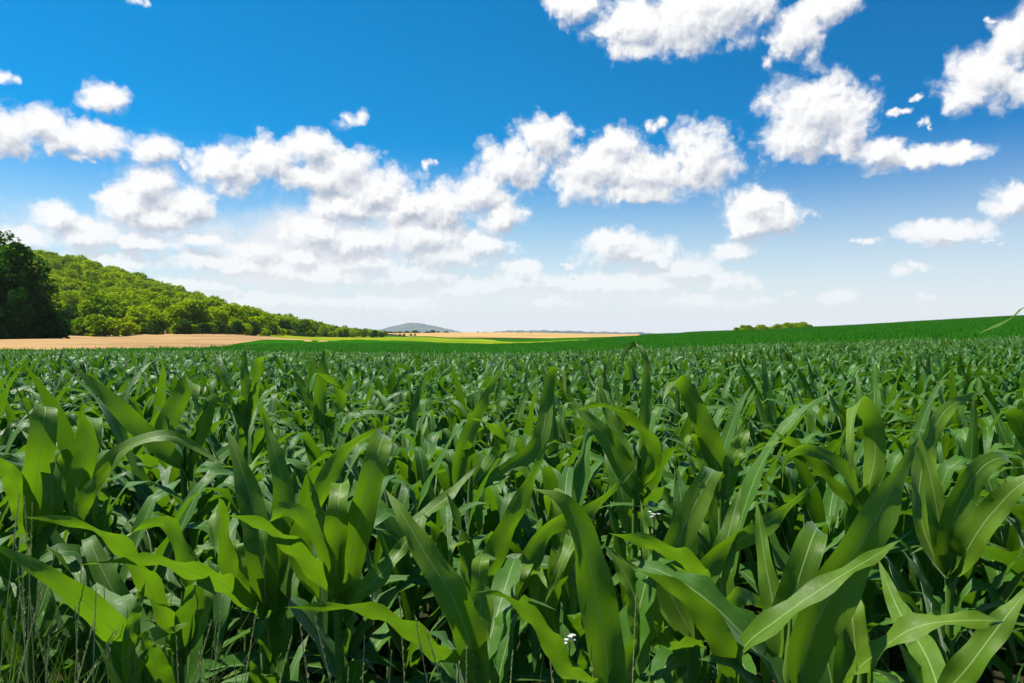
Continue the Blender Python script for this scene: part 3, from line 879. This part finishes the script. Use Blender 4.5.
# what shows largest: near trees and those that stand clear of the ones in front
inside.sort(key=lambda q: q[1])
N_T = 270
trees, rest_t = inside[:N_T], inside[N_T:] + outside
def tree_label(p, y):
    z = 'lowest rank at the foot of the wooded hill' if y < 300 else ('middle of the wooded slope' if y < 360 else 'upper part of the wooded slope')
    h = 'left' if p < 110 else ('centre' if p < 200 else 'right')
    return f'yellow-green broadleaf tree in the {z}, {h} part', f'hillside trees, {z}, {h}'
for x, y, p in trees:
    lab, grp = tree_label(p, y)
    dk = fr.random() < .10
    if dk: lab, grp = lab.replace('yellow-green broadleaf', 'dark'), grp + ', dark'
    place_tree(LINE if dk else HILL, x, y, fr.uniform(.70, 1.12) * np.interp(p, [0, 230, 310, 345, 385], [1, 1, .8, .55, .4]), lab, 'tree', grp, sink=.4)
coll_t = hidden_sources('wood_source', [m[0] for m in HILL])
xr = np.array([q[0] for q in rest_t]); yr = np.array([q[1] for q in rest_t]); n = len(xr)
wood = scatter('woodland', xr, yr, ground_h(xr, yr) - .4, nrng.uniform(0, 6.28, n), nrng.uniform(.75, 1.15, n) * np.interp(CX + F * xr / yr, [0, 230, 310, 345, 385], [1, 1, .8, .55, .4]), nrng.integers(0, len(HILL), n), coll_t)
tag(wood, 'mass of woodland covering the upper hillside', 'woodland')
print('trees', len(trees), 'wood', n, 'last', trees[-1][1])

# bushes at the foot of the wood
for p, D, s, lab in [(80, 244, 1.5, 'round yellow-green bush at the left foot of the lit wood'), (97, 240, 1.75, 'widest yellow-green bush at the foot of the wood'),
                     (113, 242, 1.5, 'yellow-green bush right of the widest bush'), (125, 246, 1.1, 'low bush trailing onto the stubble'),
                     (252, 318, 1.9, 'single round light green bush at the right end of the wood edge'),
                     (235, 298, 1.5, 'light green bush left of the single round bush')]:
    place_tree(BUSH, colx(p, D), D, s, lab, 'bush', 'bushes along the foot of the wood', 'bush')
for p in np.arange(64, 345, 5.2):
    p = p + fr.uniform(-2, 2)
    D = np.interp(p, [60, 100, 200, 260, 300, 380], [250, 252, 266, 304, 402, 500]) + fr.uniform(-5, 3)
    h = 'left' if p < 150 else ('middle' if p < 240 else 'right')
    place_tree(BUSH if fr.random() < .6 else HEDGE, colx(p, D), D, fr.uniform(.55, 1.15), f'undergrowth bush between tree feet along the wood edge, {h} stretch', 'bush', f'undergrowth along the wood edge, {h}', 'bush')

# line of trees in the valley
for i, p in enumerate([258, 268, 279, 290, 300, 309, 318, 327, 336, 345, 353, 361]):
    D = 430 + 12 * i + fr.uniform(-8, 8)
    w = ['left', 'left', 'left', 'left', 'middle', 'middle', 'middle', 'middle', 'right', 'right', 'right', 'right'][i]
    place_tree(LINE if i % 3 else HILL, colx(p, D), D, fr.uniform(.75, 1.1) * (1.0 if i < 7 else .75 if i < 10 else .55), f'green tree in the {w} stretch of the valley tree line', 'tree', f'valley trees, {w} stretch')
for p, D, s, lab in [(297, 410, 1.15, 'light bush in front of the valley trees, left'), (374, 470, 1.0, 'dark round bush at the right end of the valley tree line'),
                     (381, 480, .7, 'small dark bush beyond the end of the valley tree line')]:
    place_tree(HEDGE, colx(p, D), D, s, lab, 'bush', 'bushes by the valley trees', 'bush')
for i, p in enumerate(np.arange(364, 450, 2.7)):
    D = 900 + 11 * i
    e = place_tree(HEDGE, colx(p + fr.uniform(-1.5, 1.5), D), D, fr.uniform(.35, .8) * (1.5 if fr.random() < .15 else 1), f'small far tree in the hedge line across the tan slope, {"left" if i < 16 else "right"} half', 'tree', f'far hedge trees, {"left" if i < 16 else "right"} half', sink=.5)
    e.scale.x *= 1.5; e.scale.y *= 1.5
for i, p in enumerate([400, 404, 411, 415]):
    place_tree(HEDGE, colx(p, 700), 700, .5, 'dark shrub on the near edge of the tan grain field', 'bush', 'shrubs at the grain field edge', 'bush')
for i, p in enumerate([478, 503, 507, 518, 523, 531]):
    place_tree(LINE, colx(p, 1500), 1500, .5, 'tiny far tree on the skyline of the grain field', 'tree', 'far skyline trees', sink=2)

# clump on the right skyline
for i, p in enumerate(np.linspace(737, 810, 21)):
    D = 372 + fr.uniform(-9, 9)
    place_tree(BUSH, colx(p, D), D, fr.uniform(.62, 1.08) * (.72 if i in (0, 1, 19, 20) else 1), f'rounded tree in the {"left" if i < 7 else "middle" if i < 14 else "right"} of the clump on the right skyline', 'tree',
               f'skyline clump, {"left" if i < 7 else "middle" if i < 14 else "right"}')

# ------------------------------------------------------------------ grasses and weeds at the field edge
def blade(r, base, L, W, az, lean, bend, n=7):
    s = np.linspace(0, 1, n)
    th = lean + bend * s ** 1.6
    d = np.stack([np.sin(th) * math.sin(az), np.sin(th) * math.cos(az), np.cos(th)], -1)
    c = np.zeros((n, 3)); c[0] = base
    for i in range(1, n): c[i] = c[i - 1] + d[i - 1] * L / (n - 1)
    side = np.repeat(np.array([[math.cos(az), -math.sin(az), 0]]), n, 0)
    return ribbon(c, side, np.cross(side, d), W * np.clip(1 - s ** 2.5, .02, 1), .3, 0, s=s, cross=(-1, 0, 1))


r = random.Random(3)
parts = []
for i in range(4600):
    D = r.uniform(.85, 1.75)
    left = r.random() < .6
    p = r.uniform(-160, 160) if left else r.uniform(-150, 1150)
    x = colx(p, D)
    L = r.uniform(.45, .95) * (1.0 if left else .72)
    if D < 1.05: L *= .85
    parts.append(blade(r, (x, D, gh(x, D)), L, r.uniform(.004, .009), r.uniform(0, 6.28), r.uniform(.0, .45), r.uniform(.1, 1.7)))
v, q, u = join_np(parts)
o = struct('grass', mesh_np('grass', v, q, M_GRASS, u), 'stuff'); tag(o, 'tall uncut grass growing along the edge of the maize', 'grass')


def seed_stem(px0, px1, py1, D, label, big=1.0):
    """a flowering grass stem whose tip stands at the given place"""
    D = D + r.uniform(0, .12)
    tip = at(px1 + r.uniform(-5, 5), py1, D)
    bx = colx(px1 + (px0 - px1) * r.uniform(1, 3) + r.uniform(-45, 45), D) ; by = D + r.uniform(-.05, .05)
    bz = gh(bx, by)
    e = empty('grass_stem', (bx, by, bz)); tag(e, label[0], 'grass stem', label[1])
    T = tip - np.array([bx, by, bz])
    bend = r.uniform(1.1, 3.2)
    pts = [np.array([T[0] * t ** bend, T[1] * t ** bend, T[2] * t]) for t in np.linspace(0, 1, 9)]
    v, q, u = tube_np(pts, [.0016 - .0009 * i / 8 for i in range(9)], 5)
    link(bpy.data.objects.new('stem', mesh_np('stem', v, q, M_SEED, u)), e)
    sp = []
    Ls = r.uniform(.09, .15) * big
    dirn = pts[-1] - pts[-2]; dirn /= np.linalg.norm(dirn)
    for k in range(26):
        f = k / 25
        c = pts[-1] - dirn * Ls * (1 - f)
        a = k * 2.4
        sv, sq, su = blade(r, c, .011 * (1.1 - .5 * f), .0022, a, .2, .15, 4)
        sp.append((sv, sq, su))
    v, q, u = join_np(sp)
    link(bpy.data.objects.new('seed_head', mesh_np('seed_head', v, q, M_SEED, u)), e)


gl = ('thin straw grass stem with a narrow seed head, in the lower left grass', 'grass stems at lower left')
for p0, p1, py, D in [(6, 18, 495, 1.15), (10, 30, 505, 1.2), (20, 24, 498, 1.25), (14, 55, 548, 1.1), (30, 22, 570, 1.0), (22, 40, 595, 1.0), (52, 78, 562, 1.12), (70, 95, 590, 1.05), (60, 68, 610, 1.1),
                      (90, 97, 588, 1.2), (100, 84, 584, 1.2), (76, 92, 625, 1.0), (110, 126, 610, 1.1), (84, 118, 630, 1.05), (40, 8, 540, 1.1), (34, 46, 640, .95), (64, 30, 600, 1.15), (4, 12, 600, 1.0)]:
    seed_stem(p0, p1, py, D, gl)
gm = ('pale grass stem with a seed head, rising from the bottom edge among the front maize', 'grass stems along the bottom edge')
for p0, p1, py, D in [(158, 208, 624, 1.05), (205, 222, 597, 1.1), (214, 214, 625, 1.08), (238, 253, 606, 1.12), (150, 170, 640, 1.0), (330, 297, 627, 1.0), (345, 312, 620, 1.0), (362, 366, 640, 1.0), (200, 199, 655, .95),
                      (440, 415, 620, .98), (452, 428, 632, .98), (402, 400, 600, 1.08), (396, 394, 655, .95), (565, 546, 630, .98), (508, 508, 655, .95), (480, 470, 650, .95), (592, 594, 650, .95), (238, 236, 660, .95), (350, 352, 672, .92), (458, 459, 665, .92), (276, 290, 640, 1.0)]:
    seed_stem(p0, p1, py, D, gm)
seed_stem(626, 634, 596, .95, ('longest pale seed head, in front of the wide dark maize blade', None), 1.6)
seed_stem(772, 770, 664, .92, ('single short grass stem in front of the large bright blade, lower right', None), .8)


def weed(px_, py_, D, label, n=5, fl=True):
    tip = at(px_, py_, D)
    bz = gh(tip[0], D)
    e = empty('flowering_weed', (tip[0], D, bz)); tag(e, label, 'weed')
    h = tip[2] - bz
    v, q, u = tube_np([(0, 0, 0), (.01, 0, h * .4), (-.01, .01, h * .75), (0, 0, h)], [.004, .003, .002, .0012], 6)
    link(bpy.data.objects.new('stem', mesh_np('stem', v, q, M_WEED, u)), e)
    for k in range(14):
        f = .55 + .42 * k / 13
        b_ = blade(r, (0, 0, h * f), .07, .028, k * 2.4, .7, .7, 7)
        s = b_[2][:, 1]
        link(bpy.data.objects.new('leaf', mesh_np('leaf', b_[0], b_[1], M_WEED, b_[2])), e)
    for k in range(n):
        c = np.array([r.uniform(-.010, .010), r.uniform(-.010, .010), h + r.uniform(-.006, .012)])
        pt = []
        for m in range(6):
            pt.append(blade(r, c, .0055, .0034, m * 1.047 + k, 1.2, .3, 4))
        v, q, u = join_np(pt)
        link(bpy.data.objects.new('flower', mesh_np('flower', v, q, M_PETAL, u)), e)


M_PETAL = leaf_material('white_petals', (0.6, 0.6, 0.55), (0.75, 0.75, 0.7), (0.6, 0.6, 0.5), (0.7, 0.7, 0.6), rough=.6, tfac=.25, veins=False)
weed(655, 517, 1.5, 'small white flower cluster between the dark blade and the folded leaf', 8)
weed(642, 600, 1.2, 'white flowered weed beside the long pale seed head', 7)
weed(570, 644, 1.2, 'leafy weed with tiny white flowers at the bottom, below the hooked leaves', 7)

# ------------------------------------------------------------------ camera
cam = bpy.data.cameras.new('camera'); co = bpy.data.objects.new('camera', cam); link(co)
cam.sensor_width = 36.0; cam.lens = 24.0; cam.clip_start = .05; cam.clip_end = 30000
co.location = (0, 0, CAM_Z)
co.rotation_euler = (R(90) - math.atan((341.5 - HY) / F), 0, 0)
scene.camera = co

# ------------------------------------------------------------------ light
sd = bpy.data.lights.new('sun', 'SUN'); so = bpy.data.objects.new('sun', sd); link(so)
sd.energy = 5.0; sd.angle = R(1.2); sd.color = (1.0, .955, .88)
dirv = Vector((math.sin(SUN_AZ) * math.cos(SUN_EL), math.cos(SUN_AZ) * math.cos(SUN_EL), math.sin(SUN_EL)))
so.rotation_euler = dirv.to_track_quat('Z', 'Y').to_euler()
so.location = dirv * 50

# ------------------------------------------------------------------ sky with clouds (by direction, all round)
CLOUDS = [  # column, row, half width, half height (as seen), strength
 (140, 3, 15, 8), (9, 80, 14, 8), (105, 99, 24, 13),
 (6, 132, 38, 22), (42, 124, 30, 15), (62, 138, 26, 14), (98, 142, 32, 17), (86, 160, 15, 8),
 (150, 150, 27, 17), (186, 168, 12, 9), (150, 186, 26, 24), (130, 206, 30, 18), (188, 206, 28, 19), (160, 218, 42, 14),
 (58, 216, 20, 13), (28, 238, 36, 13), (88, 234, 42, 16), (136, 242, 42, 11),
 (228, 166, 34, 22), (272, 160, 34, 20), (310, 150, 26, 19), (345, 166, 32, 20), (322, 178, 44, 16), (372, 190, 44, 22), (345, 205, 44, 16), (412, 206, 48, 20), (444, 206, 32, 20),
 (318, 230, 34, 19), (292, 241, 16, 13), (352, 241, 44, 15), (420, 236, 48, 19), (482, 246, 28, 15), (450, 256, 50, 14),
 (482, 192, 30, 22), (512, 166, 30, 26), (546, 141, 27, 21), (568, 127, 19, 14), (500, 216, 22, 16),
 (351, 121, 18, 12), (430, 165, 9, 7),
 (600, 168, 44, 26), (645, 174, 54, 26), (702, 160, 34, 34), (618, 146, 27, 18), (655, 127, 10, 10), (580, 186, 28, 15), (640, 194, 46, 11),
 (572, 7, 26, 16), (640, 26, 46, 26), (692, 22, 52, 32), (640, 50, 26, 9), (728, 4, 52, 28), (796, 32, 26, 26), (776, 58, 15, 14), (832, 4, 30, 18),
 (814, 116, 48, 38), (842, 92, 16, 20), (800, 135, 36, 24), (850, 128, 24, 30), (872, 152, 34, 12), (914, 158, 50, 11), (955, 156, 22, 8),
 (1014, 42, 26, 30), (986, 76, 40, 30), (962, 96, 24, 16), (1030, 86, 30, 22),
 (985, 22, 10, 5), (895, 113, 10, 5), (923, 128, 7, 9), (912, 100, 9, 4),
 (755, 206, 28, 18), (746, 226, 22, 16), (772, 216, 30, 17), (735, 250, 20, 9), (790, 205, 10, 6),
 (622, 251, 46, 15), (615, 242, 25, 13), (652, 255, 25, 10), (565, 266, 9, 5),
 (682, 272, 34, 16), (722, 282, 30, 12), (645, 286, 55, 15), (590, 286, 50, 13), (525, 282, 45, 13),
 (857, 239, 13, 5), (940, 234, 48, 11), (930, 227, 22, 10), (968, 228, 15, 7), (990, 241, 15, 5), (1012, 201, 26, 17), (1016, 188, 14, 11),
 (913, 267, 19, 8), (835, 297, 22, 8), (927, 298, 10, 6), (764, 298, 12, 7), (790, 294, 9, 6),
 (30, 262, 40, 10), (110, 262, 50, 10), (180, 285, 60, 9), (280, 300, 80, 9), (400, 302, 70, 9), (255, 250, 30, 9), (300, 258, 26, 9), (365, 262, 34, 10), (520, 268, 24, 9), (545, 300, 60, 9), (690, 300, 70, 8),
 (250, 266, 46, 12), (310, 276, 64, 14), (205, 262, 40, 10), (410, 276, 60, 14), (470, 290, 70, 12), (200, 240, 24, 6),
]
world = bpy.data.worlds.new('World'); scene.world = world; world.use_nodes = True
t = NT(world.node_tree); world.node_tree.nodes.clear()
tc = t.node('ShaderNodeTexCoord')
sep = t.node('ShaderNodeSeparateXYZ'); t.l.new(tc.outputs['Generated'], sep.inputs[0])
az = t.math('MULTIPLY', t.math('ARCTAN2', sep.outputs[0], sep.outputs[1]), F)
el = t.math('MULTIPLY', t.math('ARCSINE', sep.outputs[2]), F)
comb = t.node('ShaderNodeCombineXYZ'); t.l.new(az, comb.inputs[0]); t.l.new(el, comb.inputs[1])
P = comb.outputs[0]


def cloud_group():
    g = bpy.data.node_groups.new('cloud_field', 'ShaderNodeTree')
    g.interface.new_socket('P', in_out='INPUT', socket_type='NodeSocketVector')
    g.interface.new_socket('S', in_out='OUTPUT', socket_type='NodeSocketFloat')
    t = NT(g)
    gi, go = t.node('NodeGroupInput'), t.node('NodeGroupOutput')
    acc = None
    rc = random.Random(9); blobs = []
    for (cx, cy, rx, ry) in CLOUDS:
        if rx < 20:
            for m in range(3):
                blobs.append((1, cx + rx * (m - 1) * .55 + rc.uniform(-.15, .15) * rx, cy + rc.uniform(-.4, .4) * ry, rx * rc.uniform(.6, .9), ry * rc.uniform(.7, 1.0)))
        else: blobs.append((0, cx, cy, rx, ry))
    for (sm, cx, cy, rx, ry) in blobs:
        u, v = (cx - CX) / F, (HY - cy) / F
        a = math.atan(u); e = math.atan(v * math.cos(a))
        ra = rx * math.cos(a) ** 2 ; re = ry * math.cos(a) * math.cos(e) ** 2
        k_ = 1.13 if cy < 250 else 1.12; ra *= k_; re *= k_
        q = t.vmath('MULTIPLY_ADD', gi.outputs[0], (1 / ra, 1 / re, 0), (-a * F / ra, -e * F / re, 0))
        d = t.vmath('LENGTH', q)
        if sm: d = t.math('ADD', d, 0.5)
        acc = d if acc is None else t.math('SMOOTH_MIN', acc, d, 0.35)
    t.l.new(t.math('SUBTRACT', 1.0, acc), go.inputs[0])
    return g


CG = cloud_group()


def field(vec):
    # warp, then blobs, then billows
    nd = t.node('ShaderNodeGroup'); nd.node_tree = CG
    t.l.new(vec, nd.inputs[0])
    return nd.outputs[0]


_, w1 = t.noise(P, 0.030, 4, 0.6)
_, w2 = t.noise(P, 0.16, 3, 0.6)
warp = t.vmath('ADD', t.vmath('MULTIPLY', t.vmath('SUBTRACT', w1, (.5, .5, .5)), (20, 15, 0)), t.vmath('MULTIPLY', t.vmath('SUBTRACT', w2, (.5, .5, .5)), (7, 6, 0)))
Pw = t.vmath('ADD', P, warp)


def billow(vec):
    a = t.node('ShaderNodeTexVoronoi', feature='SMOOTH_F1'); t.l.new(vec, a.inputs['Vector'])
    a.inputs['Scale'].default_value = 0.05; a.inputs['Detail'].default_value = 2.6; a.inputs['Lacunarity'].default_value = 2.3
    a.inputs['Roughness'].default_value = 0.55; a.inputs['Smoothness'].default_value = 0.6
    n, _ = t.noise(vec, 0.06, 4, 0.5)
    return t.math('ADD', t.math('MULTIPLY', t.math('SUBTRACT', 0.5, a.outputs['Distance']), 0.62), t.math('MULTIPLY', t.math('SUBTRACT', n, 0.5), 0.75))


b0 = billow(Pw)
UP = (-6.0, 12.0, 0)
b1 = billow(t.vmath('ADD', Pw, (-3.0, 4.5, 0)))
s0 = field(Pw)
s1 = field(t.vmath('ADD', Pw, UP))
dens = t.math('ADD', t.math('ADD', s0, b0), 0.46)
alpha = t.ramp(dens, -0.06, 0.62)
# light: open towards the sun = white, buried = grey
emb = t.math('SUBTRACT', b0, b1)
bury = t.math('ADD', t.math('MULTIPLY', t.math('SUBTRACT', s1, s0), 0.9), t.math('MULTIPLY', s1, 0.32))
lit = t.math('SUBTRACT', 0.86, bury)
lit = t.math('ADD', lit, t.math('MULTIPLY', emb, 1.25))
lit = t.ramp(lit, 0.0, 1.0, smooth=False)
lit = t.math('MAXIMUM', lit, t.ramp(el, 20, 110, .8, 0.0))
alpha = t.math('MULTIPLY', alpha, t.ramp(el, 10, 110, .55, 1.0))
ccol = t.mix(lit, (0.47, 0.52, 0.62), (1.0, 1.0, 1.0))

sky = t.node('ShaderNodeTexSky'); sky.sky_type = 'NISHITA'; sky.sun_disc = False
sky.sun_elevation = SUN_EL; sky.sun_rotation = SUN_AZ
sky.air_density = 1.0; sky.dust_density = 0.3; sky.ozone_density = 3.0; sky.altitude = 100
hs = t.node('ShaderNodeHueSaturation'); hs.inputs['Saturation'].default_value = 1.7; hs.inputs['Value'].default_value = 1.04
hs.inputs['Hue'].default_value = 0.482
t.l.new(sky.outputs[0], hs.inputs['Color'])
skb = t.vmath('MULTIPLY', hs.outputs[0], (0.10, 1.06, 1.24))
skr = t.vmath('MULTIPLY', hs.outputs[0], (0.08, 0.86, 1.12))
skb = t.mix(t.ramp(az, -50, 480), skb, skr)
vs = t.node('ShaderNodeVectorMath', operation='SCALE'); t.l.new(ccol, vs.inputs[0]); vs.inputs['Scale'].default_value = 9.6
# pale air low over the horizon, and thin veils between the lower clouds
nv, _ = t.noise(P, 0.012, 5, 0.6)
def veil(cx, cy, rx, ry, k):
    u, v = (cx - CX) / F, (HY - cy) / F
    a = math.atan(u); e = math.atan(v * math.cos(a))
    q = t.vmath('MULTIPLY_ADD', P, (1 / rx, 1 / ry, 0), (-a * F / rx, -e * F / ry, 0))
    return t.ramp(t.math('ADD', t.vmath('LENGTH', q), t.math('MULTIPLY', t.math('SUBTRACT', nv, .5), 1.6)), 1.0, 0.1, 0.0, k)
low = t.ramp(el, -10.0, 185.0, 0.98, 0.0)
vl = t.math('MAXIMUM', veil(300, 256, 320, 90, .95), t.math('MAXIMUM', veil(640, 288, 230, 44, .8), veil(90, 235, 140, 46, .75)))
vl = t.math('MAXIMUM', low, vl)
skyc = t.mix(vl, skb, (8.3, 8.45, 8.75))
mixn = t.node('ShaderNodeMix', data_type='RGBA')
t.l.new(alpha, mixn.inputs[0]); t.l.new(skyc, mixn.inputs[6]); t.l.new(vs.outputs[0], mixn.inputs[7])
bg = t.node('ShaderNodeBackground'); t.l.new(mixn.outputs[2], bg.inputs[0]); bg.inputs[1].default_value = 0.06
wo = t.node('ShaderNodeOutputWorld'); t.l.new(bg.outputs[0], wo.inputs[0])
world.cycles.sampling_method = 'MANUAL'; world.cycles.sample_map_resolution = 512

# ------------------------------------------------------------------ haze
hb = bpy.data.meshes.new('haze')
e_, z0, z1 = 12600, -60, 190
vv = [(x, y, z) for z in (z0, z1) for y in (-e_, e_) for x in (-e_, e_)]
hb.from_pydata(vv, [], [(0, 2, 3, 1), (4, 5, 7, 6), (0, 1, 5, 4), (2, 6, 7, 3), (0, 4, 6, 2), (1, 3, 7, 5)]); hb.update()
hm, ht = new_mat('haze_air')
pv = ht.node('ShaderNodeVolumePrincipled'); pv.inputs['Color'].default_value = (.90, .93, .97, 1); pv.inputs['Density'].default_value = 4.5e-5
ho = ht.node('ShaderNodeOutputMaterial'); ht.l.new(pv.outputs[0], ho.inputs['Volume'])
hb.materials.append(hm)
tag(struct('haze', hb, 'stuff'), 'thin pale haze over the distant fields and hills', 'haze')

# ------------------------------------------------------------------ render settings
scene.view_settings.view_transform = 'Standard'; scene.view_settings.look = 'None'
scene.view_settings.exposure = 0.80; scene.view_settings.gamma = 1.0
cy = scene.cycles
cy.use_denoising = True
cy.max_bounces = 4; cy.diffuse_bounces = 1; cy.glossy_bounces = 1; cy.transmission_bounces = 4; cy.volume_bounces = 0; cy.transparent_max_bounces = 4
cy.use_adaptive_sampling = True; cy.adaptive_threshold = 0.02
